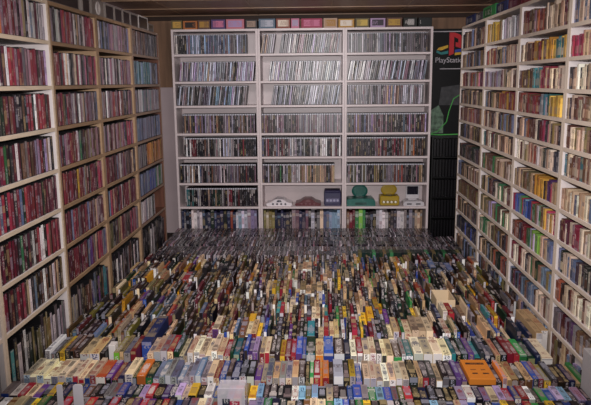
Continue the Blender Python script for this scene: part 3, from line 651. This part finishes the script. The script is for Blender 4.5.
# flat orange box lying over the row
mb = MB(); oc = lin((206, 124, 44)); dk = lin((70, 44, 34))
cbox(mb, 0, 0.118, 0, 0.205, 0, 0.03, oc, dk, 0.002)
o = mb.build('flat_game_box', M['card'], None, (0.664, 2.735, 0.165)); tag(o, 'flat orange box lying face up on the floor boxes, lower right', 'game box')
for yy, hh, xx0, xx1 in ((0.15, 0.02, 0.015, 0.10), (0.09, 0.012, 0.025, 0.05), (0.09, 0.012, 0.072, 0.092), (0.05, 0.012, 0.025, 0.05), (0.05, 0.012, 0.072, 0.10)):
    mb = MB(); cbox(mb, xx0, xx1, yy, yy + hh, 0.0298, 0.0306, dk, oc, 0.0002, seed=yy * 100); mb.build('printed_panel', M['card'], o)
part_support = MB(); cbox(part_support, 0, 0.118, 0.0, 0.21, 0, 0.164, lin(PAL['dark brown']), lin(PAL['tan']), 0.001, seed=3)
o = part_support.build('cardboard_game_box', M['card'], None, (0.664, 2.737, 0)); tag(o, 'dark brown box underneath the flat orange box', 'game box')
# open carton
cc = lin(PAL['cream']); mb = MB()
w_, d_, h_ = 0.112, 0.20, 0.20
for bx in ((0, w_, 0, 0.004, 0, h_), (0, w_, d_ - 0.004, d_, 0, h_), (0, 0.004, 0.004, d_ - 0.004, 0, h_), (w_ - 0.004, w_, 0.004, d_ - 0.004, 0, h_), (0.004, w_ - 0.004, 0.004, d_ - 0.004, 0, 0.004)): cbox(mb, *bx, cc, cc, 0.0006)
o = mb.build('open_carton', M['card'], None, (0.702, 3.785, 0)); tag(o, 'open cream carton with dark inside, right of centre on floor', 'carton')
mb = MB(); cbox(mb, 0.025, 0.09, -0.0008, 0, 0.11, 0.17, lin((190, 196, 206)), lin((60, 70, 90)), 0.0002, seed=8); mb.build('label', M['card'], o)
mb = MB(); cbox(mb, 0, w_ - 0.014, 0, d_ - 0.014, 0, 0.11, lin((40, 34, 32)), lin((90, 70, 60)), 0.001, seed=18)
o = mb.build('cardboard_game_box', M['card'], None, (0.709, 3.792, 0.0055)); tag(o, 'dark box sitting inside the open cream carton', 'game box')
# plastic divider tabs in the front row
m_tab = plain('milky plastic', (240, 234, 240), 0.25, 0.5, 0.02, 4, Alpha=0.9)
m_prot = plain('clear box plastic', (226, 220, 228), 0.2, 0.5, 0.02, 4, Alpha=0.35)
for x0, x1, y, h, lab in ((-1.065, -1.041, 2.412, 0.308, 'narrow milky white plastic tab among front boxes, lower left'), (-0.998, -0.958, 2.412, 0.31, 'wider milky white plastic tab beside the narrow one, lower left'), (-0.416, -0.304, 2.43, 0.29, 'wide clear plastic box protector in front row, left of centre')):
    if x1 - x0 > 0.1:
        o = empty('box_protector', (x0, y, 0))
        part('shell', m_prot, [(0, x1 - x0, 0, 0.003, 0, h), (0, 0.003, 0.003, 0.08, 0, h), (x1 - x0 - 0.003, x1 - x0, 0.003, 0.08, 0, h), (0.003, x1 - x0 - 0.003, 0.003, 0.08, h - 0.004, h)], o)
        part('rim', m_prot, [(0.0, x1 - x0, -0.002, 0, h - 0.01, h)], o)
        mb = MB(); cbox(mb, 0.02, 0.05, -0.0012, 0, h - 0.085, h - 0.045, jit('dark blue'), lin(PAL['white']), 0.0003, seed=2); mb.build('printed_panel', M['card'], o); mb = MB(); cbox(mb, 0.05, 0.09, -0.0012, 0, h - 0.1, h - 0.055, jit('red'), lin(PAL['white']), 0.0003, seed=5); mb.build('printed_panel', M['card'], o)
        tag(o, lab, 'box protector')
    else:
        mb = MB(); r_ = (x1 - x0) * 0.3; n = 6
        pts = [(0, 0), (x1 - x0, 0)] + [(x1 - x0 - r_ + r_ * math.cos(a), h - r_ + r_ * math.sin(a)) for a in [k * math.pi / 2 / n for k in range(n + 1)]] + [(r_ - r_ * math.sin(a), h - r_ + r_ * math.cos(a)) for a in [k * math.pi / 2 / n for k in range(n + 1)]]
        prism(mb, pts, 0, 0.003); o = mb.build('divider_tab', m_tab, None, (x0, y, 0)); tag(o, lab, 'divider tab')
# cream cards sticking out of the rows on the right
mb = MB(); prism(mb, [(0, 0), (0.004, 0), (0.004, 0.235), (0, 0.225)], 0, 0.19)
o = mb.build('card_sheet', plain('cream card', PAL['cream'], 0.6), None, (0.832, 3.565, 0)); tag(o, 'cream card sheet standing above the boxes, right of the red box', 'card')

# green cases behind the boxes, then the jewel cases
row = []; x = 0.30
while x < 1.09:
    row.append(x); x += 0.0275
for i, x in enumerate(row):
    s = dict(t=0.0268, d=0.11, h=0.178, col=jit('dark green' if i % 5 < 4 else 'green') if i % 7 else jit('olive'), acc=acc('green'), seed=random.uniform(0, 300))
    mb = MB()
    for bx in ((0, s['t'], 0, 0.004, 0, s['h']), (0, 0.0022, 0.004, s['d'], 0, s['h']), (s['t'] - 0.0022, s['t'], 0.004, s['d'], 0, s['h']), (0.0022, s['t'] - 0.0022, 0.004, s['d'], 0, s['h'] - 0.002)):
        cbox(mb, *bx, s['col'], s['acc'], 0.0006)
    o = mb.build('green_game_case', M['sleeve'], None, (x, 4.975, 0))
    tag(o, '%s plastic case, %s in the green row before jewel cases' % ('olive' if i % 7 == 0 else 'dark green' if i % 5 < 4 else 'green', edge_word(i, len(row))), 'game case', 'green cases behind the floor boxes')
JG = {'dark grey': 5, 'grey': 2, 'black': 1.5, 'light grey': .5, 'brown': 1, 'mauve': .5}
jr = []
yr = 5.10
for ri in range(6):
    row = []; x = -1.365
    xe = 1.0 if ri == 0 else 1.185 if yr < 5.7 else 1.03
    while x < xe - 0.011:
        nm = pick(JG)
        hh = 0.125 + random.uniform(-0.004, 0.004)
        row.append(dict(mat=Matrix.Translation((x, yr + random.uniform(0, 0.008), 0)), rot=(0, 0, 0), t=0.0103, h=hh, d=0.14, name=nm, col=jit(nm, 0.3), acc=lin(random.choice([(210, 205, 215), (150, 140, 150), (40, 40, 44), (190, 180, 180)])), seed=random.uniform(0, 400)))
        x += 0.0107
    jr.append(row); yr += 0.146 if ri % 2 == 0 else 0.2
rest = []; cnt = 0
def jewel(mb, s, mat=None):
    cbox(mb, 0, s['t'], 0, s['d'], 0, s['h'], s['col'], s['acc'], 0.0008, seed=s['seed'], mat=mat, pat=('top', 'front'))
for ri, row in enumerate(jr):
    vis = [s for s in row if 0 < pix(s['mat'] @ Vector((0.005, 0.07, s['h'])))[0] < W]
    for i, s in enumerate(vis):
        if ri < 1 or (ri == 1 and i < 80):
            mb = MB(); cbox(mb, 0, s['t'], 0.001, s['d'], 0, s['h'], s['col'], s['acc'], 0.0008, seed=s['seed'], pat=('top',)); o = mb.build('jewel_case', M['jewel']); place(o, s)
            mb = MB(); cbox(mb, 0.001, s['t'] - 0.001, 0, 0.001, 0.003, s['h'] - 0.003, s['acc'], s['col'], 0.0002, seed=s['seed'] + 9, pat=('front',)); mb.build('inlay_card', M['jewel'], o)
            tag(o, '%s clear jewel case, %s in %s row of jewel cases' % (s['name'], (edge_word(i, len(vis)) if ri == 0 else ('leftmost' if i == 0 else th(i + 1) + ' from left')), ['nearest', 'second nearest'][ri]), 'jewel case', 'jewel cases standing at the back of the floor')
        else: rest.append(s)
stuff('jewel_case_rows', rest, jewel, [M['jewel']], 'dark grey rows of jewel cases in front of the back wall bookcases', 'jewel cases')

# ------------------------------------------------------------------ game consoles on the back wall
zs = BZ[1] + TH / 2
def mcol(name, rgb, rough=0.35, spec=0.5): return plain(name, rgb, rough, spec, 0.02)
def n_console(x, body_rgb, label, dark):
    o = empty('games_console', (x, 6.16, zs)); mbod = mcol('console shell %s' % label.split()[0], body_rgb)
    mb = MB()
    prism(mb, [(0, 0.008), (0.004, 0.026), (0.05, 0.038), (0.075, 0.058), (0.095, 0.066), (0.155, 0.066), (0.175, 0.058), (0.20, 0.038), (0.246, 0.026), (0.25, 0.008), (0.235, 0), (0.015, 0)], 0, 0.17)
    mb.build('shell', mbod, o)
    mp_ = mcol('console port', dark)
    for k in range(4):
        mb = MB(); cx = 0.065 + k * 0.04
        lathe(mb, [(0.0095, 0), (0.0095, 0.004), (0.006, 0.005)], 14, (0, 0, 0), rotf=lambda p, cx=cx: Vector((cx + p.x, -p.z, 0.021 + p.y)))
        mb.build('controller_port', mp_, o)
    mb = MB(); prism(mb, [(0.10, 0.04), (0.15, 0.04), (0.14, 0.058), (0.11, 0.058)], -0.003, 0.0); mb.build('badge_panel', mp_, o)
    part('cartridge_slot', mp_, [(0.085, 0.165, 0.06, 0.075, 0.066, 0.069)], o)
    tag(o, label, 'games console', 'consoles on the back wall shelf')
n_console(-0.531 + 0.012, (226, 218, 222), 'white low games console with four ports, middle bookcase', (50, 46, 60))
n_console(-0.241, (86, 16, 28), 'dark red low games console right of the white one', (116, 74, 78))
def cube_console(x, w, h, rgb, label, lid, portc, frontc):
    o = empty('games_console', (x, 6.16, zs)); mt = mcol('cube console %s' % label.split()[0], rgb); mf = mcol('console front %s' % label.split()[0], frontc); mp_ = mcol('cube console port', portc)
    part('shell', mt, [(0, w, 0, 0.15, 0.005, h)], o, b=0.008)
    part('foot', mf, [(0.01, w - 0.01, 0.01, 0.14, 0, 0.005)], o)
    part('front_panel', mf, [(0.02, w - 0.02, -0.003, 0, h * 0.28, h * 0.55)], o)
    for k in range(4):
        mb = MB(); cx = w * (0.2 + 0.2 * k)
        lathe(mb, [(0.011, 0), (0.011, 0.003), (0.007, 0.004)], 14, rotf=lambda p, cx=cx: Vector((cx + p.x, -0.003 - p.z, h * 0.41 + p.y)))
        mb.build('controller_port', mp_, o)
    if lid == 'open':
        mb = MB(); lathe(mb, [(0.072, 0), (0.078, 0.004), (0.078, 0.012), (0.06, 0.017)], 28, rotf=lambda p: Vector((w / 2 + p.x, 0.10 - p.z, h + 0.05 + p.y * 0.72)))
        mb.build('disc_lid', mt, o)
        part('lid_hinge', mf, [(w / 2 - 0.03, w / 2 + 0.03, 0.07, 0.10, h, h + 0.012)], o)
        mb = MB(); lathe(mb, [(0.062, 0), (0.062, 0.003)], 24, (w / 2, 0.05, h - 0.002), sy=0.72); mb.build('disc_well', mcol('disc well', (40, 34, 30)), o)
    else:
        mb = MB(); lathe(mb, [(0.06, 0), (0.06, 0.006), (0.05, 0.009)], 24, (w / 2, 0.075, h)); mb.build('disc_lid', mt, o)
        part('carry_handle', mf, [(0.025, w - 0.025, 0.15, 0.156, h * 0.7, h * 0.85)], o)
        part('top_step', mt, [(0.006, w - 0.006, 0.004, 0.146, h, h + 0.016)], o, b=0.005)
    tag(o, label, 'games console', 'consoles on the back wall shelf')
cube_console(0.037, 0.165, 0.135, (42, 38, 74), 'dark purple cube games console, right end of middle bookcase', 'shut', (170, 170, 190), (96, 92, 128))
cube_console(0.573, 0.185, 0.095, (168, 140, 34), 'mustard yellow cube games console with round lid raised', 'open', (232, 226, 210), (120, 98, 28))
# teal console, low and wide with its round lid up
o = empty('games_console', (0.256, 6.16, zs)); mt = mcol('teal console plastic', (26, 96, 86)); md = mcol('dark teal plastic', (16, 60, 54))
mb = MB(); prism(mb, [(0, 0), (0.275, 0), (0.272, 0.045), (0.245, 0.072), (0.02, 0.068), (0.0, 0.06)], 0, 0.18); mb.build('shell', mt, o)
part('front_panel', md, [(0.08, 0.19, -0.003, 0, 0.012, 0.034)], o)
mb = MB(); lathe(mb, [(0.07, 0), (0.078, 0.004), (0.078, 0.014), (0.06, 0.02)], 28, rotf=lambda p: Vector((0.13 + p.x, 0.13 - p.z, 0.128 + p.y * 0.8))); mb.build('disc_lid', mt, o)
part('lid_hinge', md, [(0.09, 0.17, 0.10, 0.135, 0.07, 0.082)], o)
mb = MB(); lathe(mb, [(0.065, 0), (0.065, 0.004)], 24, (0.13, 0.055, 0.068), sy=0.7); mb.build('disc_well', md, o)
tag(o, 'teal games console with round lid raised, left in right bookcase', 'games console', 'consoles on the back wall shelf')
# grey console with a flip-up screen
o = empty('games_console', (0.795, 6.16, zs)); mg = mcol('pale grey console plastic', (196, 192, 196)); mk = mcol('dark screen', (26, 26, 40), 0.15)
mb = MB(); prism(mb, [(0.006, 0), (0.194, 0), (0.2, 0.012), (0.196, 0.032), (0.176, 0.044), (0.024, 0.044), (0.004, 0.032), (0, 0.012)], 0, 0.14); mb.build('shell', mg, o)
part('screen_frame', mg, [(0.035, 0.165, 0.10, 0.118, 0.052, 0.185)], o, b=0.006)
part('screen', mk, [(0.047, 0.153, 0.097, 0.10, 0.095, 0.175)], o)
part('screen_hinge', mg, [(0.06, 0.14, 0.095, 0.12, 0.044, 0.054)], o)
for xx in (0.035, 0.12): part('controller_port', mcol('grey port', (90, 88, 92)), [(xx, xx + 0.045, -0.003, 0, 0.012, 0.026)], o)
tag(o, 'pale grey games console with raised square screen, far right', 'games console', 'consoles on the back wall shelf')

# ------------------------------------------------------------------ boxes on top of the back bookcases
TOPB = [(-1.398, -1.262, 'olive', 'yellow-green'), (-1.258, -1.123, 'orange', 'orange and brown'), (-1.12, -1.003, 'brown', 'olive brown'), (-0.998, -0.864, 'purple', 'purple pink'), (-0.86, -0.69, 'pink', 'pink'),
        (-0.682, -0.569, 'dark grey', 'dark grey'), (-0.56, -0.404, 'steel blue', 'blue and white'), (-0.399, -0.266, 'rust', 'rust and cream'), (-0.262, -0.184, 'pink', 'pale pink'), (-0.17, 0.026, 'crimson', 'pink and red'),
        (0.034, 0.163, 'tan', 'tan'), (0.17, 0.318, 'golden', 'golden'), (0.324, 0.454, 'olive', 'white and gold'), (0.46, 0.60, 'lilac', 'grey purple'), (0.606, 0.752, 'brown', 'gold and brown'), (0.76, 0.888, 'black', 'black with white lettering'), (0.895, 1.022, 'black', 'last black')]
for i, (x0, x1, cn, ln) in enumerate(TOPB):
    h = random.uniform(0.076, 0.09); w = x1 - x0 - 0.004
    x0 = max(x0, -1.368)
    w = x1 - x0 - 0.004
    mb = MB(); col = jit(cn, 0.05); s = random.uniform(0, 300)
    cbox(mb, 0, w, 0, 0.16, 0, h * 0.999, col, acc(cn), 0.0015, seed=s, pat=())
    o = mb.build('flat_game_box', M['card'], None, (x0, 6.15, BT))
    mb = MB(); c2 = {'orange': 'dark brown', 'pink': 'lilac', 'crimson': 'pink', 'black': 'black', 'lilac': 'dark grey', 'rust': 'ivory', 'steel blue': 'silver', 'golden': 'ivory', 'tan': 'golden', 'brown': 'golden', 'olive': 'yellow', 'purple': 'pink', 'dark grey': 'tan'}[cn]
    cbox(mb, w * 0.12, w * 0.88, -0.0012, 0, h * 0.2, h * 0.85, jit(c2, 0.05), lin((230, 224, 220)) if cn == 'black' else col, 0.0003, seed=s + 5)
    mb.build('front_label', M['card'], o)
    tag(o, '%s flat box atop back bookcases, %s of the row' % (ln, edge_word(i, len(TOPB))), 'game box', 'flat boxes on top of the back bookcases')

# ------------------------------------------------------------------ things on top of the left bookcases
m_hull = plain('grey box plastic', (128, 118, 112), 0.5, 0.3, 0.04); m_dkf = plain('dark front plastic', (40, 36, 38), 0.3, 0.5)
m_wht = plain('white plastic trim', (196, 188, 184), 0.4, 0.4)
def top_unit(y0, y1, h, label, kind):
    o = empty('boxed_console' if kind != 'speaker' else 'small_speaker', (-1.43, y0, LT), R(90)); w = y1 - y0 - 0.008
    part('case', m_hull, [(0, w, 0.004, 0.2, 0, h)], o, b=0.004)
    if kind == 'speaker':
        part('front_panel', m_hull, [(0.006, w - 0.006, 0, 0.004, 0.004, h - 0.004)], o)
        mb = MB(); lathe(mb, [(0.042, 0), (0.042, 0.004), (0.034, 0.006), (0.012, 0.002)], 20, rotf=lambda p: Vector((w * 0.5 + p.x, -p.z, h * 0.5 + p.y))); mb.build('speaker_cone', m_wht, o)
    else:
        part('front_panel', m_dkf, [(0.012, w - 0.012, 0.001, 0.004, 0.012, h - 0.012)], o)
        for bx in ((0.0, w, 0, 0.004, h - 0.012, h), (0, w, 0, 0.004, 0, 0.012), (0, 0.012, 0, 0.004, 0.012, h - 0.012), (w - 0.012, w, 0, 0.004, 0.012, h - 0.012)):
            part('frame_strip', m_wht if kind == 'white' else m_hull, [bx], o)
    tag(o, label, 'boxed console' if kind != 'speaker' else 'speaker')
top_unit(3.50, 3.98, 0.11, 'wide grey box on top of the second nearest left bookcase', 'box')
top_unit(4.03, 4.17, 0.11, 'dark fronted grey box right of the wide grey box', 'box')
top_unit(4.185, 4.435, 0.11, 'grey speaker with pale round cone on left bookcase top', 'speaker')
TL = [(4.46, 4.65), (4.66, 4.845), (4.855, 5.04), (5.05, 5.26)]
for i, (a, bb) in enumerate(TL):
    top_unit(a, bb, 0.105, ['dark square framed box just right of the speaker', 'dark square framed box second right of the speaker', 'dark square framed box third right of the speaker', 'dark square framed box left of the white framed one'][i], 'box')
top_unit(5.27, 5.56, 0.11, 'dark box with white frame on far left bookcase top', 'white')
top_unit(5.575, 5.745, 0.07, 'small dark box at far end of left bookcase tops', 'box')

# ------------------------------------------------------------------ boxes on top of the right bookcases
TR = [(5.74, 5.42, 0.075, 'dark blue', 'dark blue box on right bookcase top, nearest the back wall'), (5.40, 5.17, 0.07, 'dark grey', 'dark grey box between blue and green ones, right top'), (5.15, 4.80, 0.085, 'green', 'bright green box on top of the right bookcases'),
      (4.78, 4.50, 0.075, 'dark blue', 'blue and purple box right of the green box'), (4.48, 4.20, 0.065, 'maroon', 'maroon box on right bookcase top, left of two'), (4.18, 3.75, 0.06, 'dark red', 'dark red box on right bookcase top, nearest the camera')]
for y0, y1, h, cn, lab in TR:
    mb = MB(); col = lin(PAL[cn]); s = random.uniform(0, 300); w = y0 - y1
    cbox(mb, 0, w, 0, 0.2, 0, h, col, acc(cn), 0.0015)
    o = mb.build('flat_game_box', M['card'], None, (1.235, y0, RT), (0, 0, R(-90)))
    mb = MB(); cbox(mb, w * 0.1, w * 0.7, -0.001, 0, h * 0.15, h * 0.85, jit(cn, 0.4), acc(cn), 0.0003, seed=s); mb.build('front_label', M['card'], o)
    tag(o, lab, 'game box')

# ------------------------------------------------------------------ back right corner: banner above a rack of black cases
o = empty('poster_banner', (1.045, 6.40, 0.97))
BW, BH = 0.40, 1.015
m_blk = plain('black banner vinyl', (9, 8, 10), 0.45, 0.2, 0.1)
part('sheet', m_blk, [(0, BW, 0, 0.004, 0, BH)], o)
m_wp = plain('white print', (196, 190, 196), 0.5, 0.2)
part('rule_line', m_wp, [(0.012, BW - 0.012, -0.001, 0, BH - 0.03, BH - 0.022)], o, b=0.0002)
part('rule_line', m_wp, [(0.10, BW - 0.03, -0.001, 0, BH - 0.375, BH - 0.368)], o, b=0.0002)
def flat(name, polys, mat, dz=-0.0015):
    mb = MB()
    for p in polys: prism(mb, p, dz, 0)
    return mb.build(name, mat, o)
lx, lz = 0.182, BH - 0.25
pr_ = plain('logo red', (190, 30, 40), 0.4); py_ = plain('logo yellow', (214, 168, 40), 0.4); pt_ = plain('logo teal', (30, 130, 130), 0.4); pb_ = plain('logo blue', (40, 70, 160), 0.4)
flat('logo_letter_p', [[(lx, lz), (lx + 0.045, lz + 0.018), (lx + 0.045, lz + 0.215), (lx, lz + 0.215)], [(lx + 0.045, lz + 0.215), (lx + 0.045, lz + 0.175), (lx + 0.085, lz + 0.155), (lx + 0.085, lz + 0.12), (lx + 0.06, lz + 0.125), (lx + 0.06, lz + 0.085), (lx + 0.11, lz + 0.07), (lx + 0.132, lz + 0.095), (lx + 0.128, lz + 0.165), (lx + 0.10, lz + 0.195)]], pr_)
flat('logo_curve', [[(lx - 0.01, lz + 0.10), (lx - 0.01, lz + 0.075), (lx - 0.075, lz + 0.05), (lx - 0.115, lz + 0.055), (lx - 0.10, lz + 0.075)]], py_)
flat('logo_curve', [[(lx - 0.115, lz + 0.052), (lx - 0.12, lz + 0.03), (lx - 0.07, lz + 0.01), (lx - 0.008, lz + 0.02), (lx - 0.008, lz + 0.048), (lx - 0.075, lz + 0.032)]], pt_)
flat('logo_curve', [[(lx + 0.055, lz + 0.055), (lx + 0.055, lz + 0.03), (lx + 0.15, lz + 0.04), (lx + 0.195, lz + 0.06), (lx + 0.15, lz + 0.07)]], pb_)
flat('logo_curve', [[(lx + 0.055, lz + 0.028), (lx + 0.055, lz + 0.004), (lx + 0.13, lz + 0.014), (lx + 0.195, lz + 0.056), (lx + 0.14, lz + 0.036)]], py_)
def text(body, size, x, z, mat, name):
    cu = bpy.data.curves.new(name, 'FONT'); cu.body = body; cu.size = size; cu.extrude = 0.0005
    tmp = bpy.data.objects.new(name, cu); COL.objects.link(tmp)
    dg = bpy.context.evaluated_depsgraph_get()
    me = bpy.data.meshes.new_from_object(tmp.evaluated_get(dg)); bpy.data.objects.remove(tmp)
    me.materials.clear(); me.materials.append(mat)
    ob = bpy.data.objects.new(name, me); COL.objects.link(ob); ob.parent = o; ob.location = (x, -0.0012, z); ob.rotation_euler = (R(90), 0, 0)
    return ob
text('PlayStation', 0.068, 0.052, BH - 0.312, m_wp, 'lettering')
# plain picture below: grey block shape with a bright green outline
m_g1 = plain('picture grey', (60, 60, 62), 0.5, 0.3, 0.2, 20); m_g2 = plain('picture pale green', (96, 120, 100), 0.5, 0.3, 0.35, 25); m_gr = plain('picture green line', (70, 170, 70), 0.5)
flat('picture_block', [[(0.10, 0.30), (0.34, 0.30), (0.34, 0.50), (0.12, 0.47)]], m_g1)
flat('picture_patch', [[(0.01, 0.03), (0.15, 0.03), (0.15, 0.20), (0.10, 0.30), (0.01, 0.24)]], m_g2)
def stroke(pts, w):
    ps = []
    for (xa_, za), (xb_, zb) in zip(pts, pts[1:]):
        d = Vector((xb_ - xa_, zb - za)).normalized(); n = Vector((-d.y, d.x)) * w
        ps.append([(xa_ - n.x, za - n.y), (xb_ - n.x, zb - n.y), (xb_ + n.x, zb + n.y), (xa_ + n.x, za + n.y)])
    return ps
flat('picture_outline', stroke([(0.02, 0.02), (0.10, 0.05), (0.18, 0.14), (0.20, 0.24), (0.24, 0.36), (0.30, 0.40), (0.36, 0.36)], 0.004), m_gr, -0.003)
flat('picture_outline', stroke([(0.02, 0.02), (0.12, 0.015), (0.30, 0.02), (0.38, 0.05)], 0.005), m_gr, -0.003)
tag(o, 'black hanging banner with red logo and white lettering beside right bookcase', 'banner')
# rack
rk = empty('media_rack', (1.045, 6.12, 0)); m_rk = plain('black painted rack', (10, 9, 11), 0.4, 0.4)
RW = 0.40
for xx in (0, RW - 0.012): part('side_panel', m_rk, [(xx, xx + 0.012, 0, 0.2, 0, 0.985)], rk)
rz_ = [0.03, 0.222, 0.414, 0.606, 0.798]
for z in rz_: part('shelf_board', m_rk, [(0.0125, RW - 0.0125, 0, 0.2, z - 0.008, z)], rk)
part('back_panel', m_rk, [(0.0125, RW - 0.0125, 0.194, 0.2, 0.031, 0.985)], rk)
tag(rk, 'black rack of black cases under the banner', 'rack')
m_bc = plain('black glossy case', (9, 8, 10), 0.25, 0.4)
m_bs = plain('dark case spine', (16, 15, 19), 0.3, 0.4)
for k, z in enumerate(rz_):
    for i in range(13):
        mb = MB(); s = dict(t=0.026, h=0.172, d=0.13); clam(mb, s)
        c = mb.build('black_case', m_bc, None, (1.045 + 0.016 + i * 0.0281, 6.125, z + 0.0005))
        part('spine_insert', m_bs, [(0.003, 0.021, 0.0, 0.001, 0.006, 0.166)], c, b=0.0003)
        tag(c, 'black case, %s on %s shelf down of black rack' % (edge_word(i, 13), SH[4 - k]) if k < 4 else 'black case, %s on top shelf of black rack' % edge_word(i, 13), 'disc case', 'black cases in the black rack')

# ------------------------------------------------------------------ light
def alight(name, loc, rot, sx, sy, power, col):
    l = bpy.data.lights.new(name, 'AREA'); l.shape = 'RECTANGLE'; l.size = sx; l.size_y = sy; l.energy = power; l.color = col
    ob = bpy.data.objects.new(name, l); COL.objects.link(ob); ob.location = loc; ob.rotation_euler = rot; return ob
alight('added_fill', (-0.15, 4.3, 2.08), (R(48), 0, 0), 1.2, 0.2, 11, (1.0, 0.93, 0.94))  # added unseen fill below the ceiling, tilted to brighten the back bookcases
alight('added_fill', (-0.1, 2.6, 2.1), (0, 0, 0), 1.2, 0.3, 18, (1.0, 0.92, 0.9))  # added unseen overhead fill that lifts the near floor and shelf edges
l = bpy.data.lights.new('camera_flash', 'SPOT'); l.energy = 440; l.spot_size = R(74); l.spot_blend = 1.0; l.shadow_soft_size = 0.03; l.color = (1, 0.965, 0.97)
ob = bpy.data.objects.new('camera_flash', l); COL.objects.link(ob); ob.location = (0.02, -0.02, 1.66)
ob.rotation_euler = (R(90 - 6), 0, R(1))
wd = bpy.data.worlds.new('world'); sc.world = wd; wd.use_nodes = True
wd.node_tree.nodes['Background'].inputs[0].default_value = (0.5, 0.47, 0.5, 1); wd.node_tree.nodes['Background'].inputs[1].default_value = 0.25
sc.view_settings.view_transform = 'Standard'
sc.view_settings.exposure = 0.2
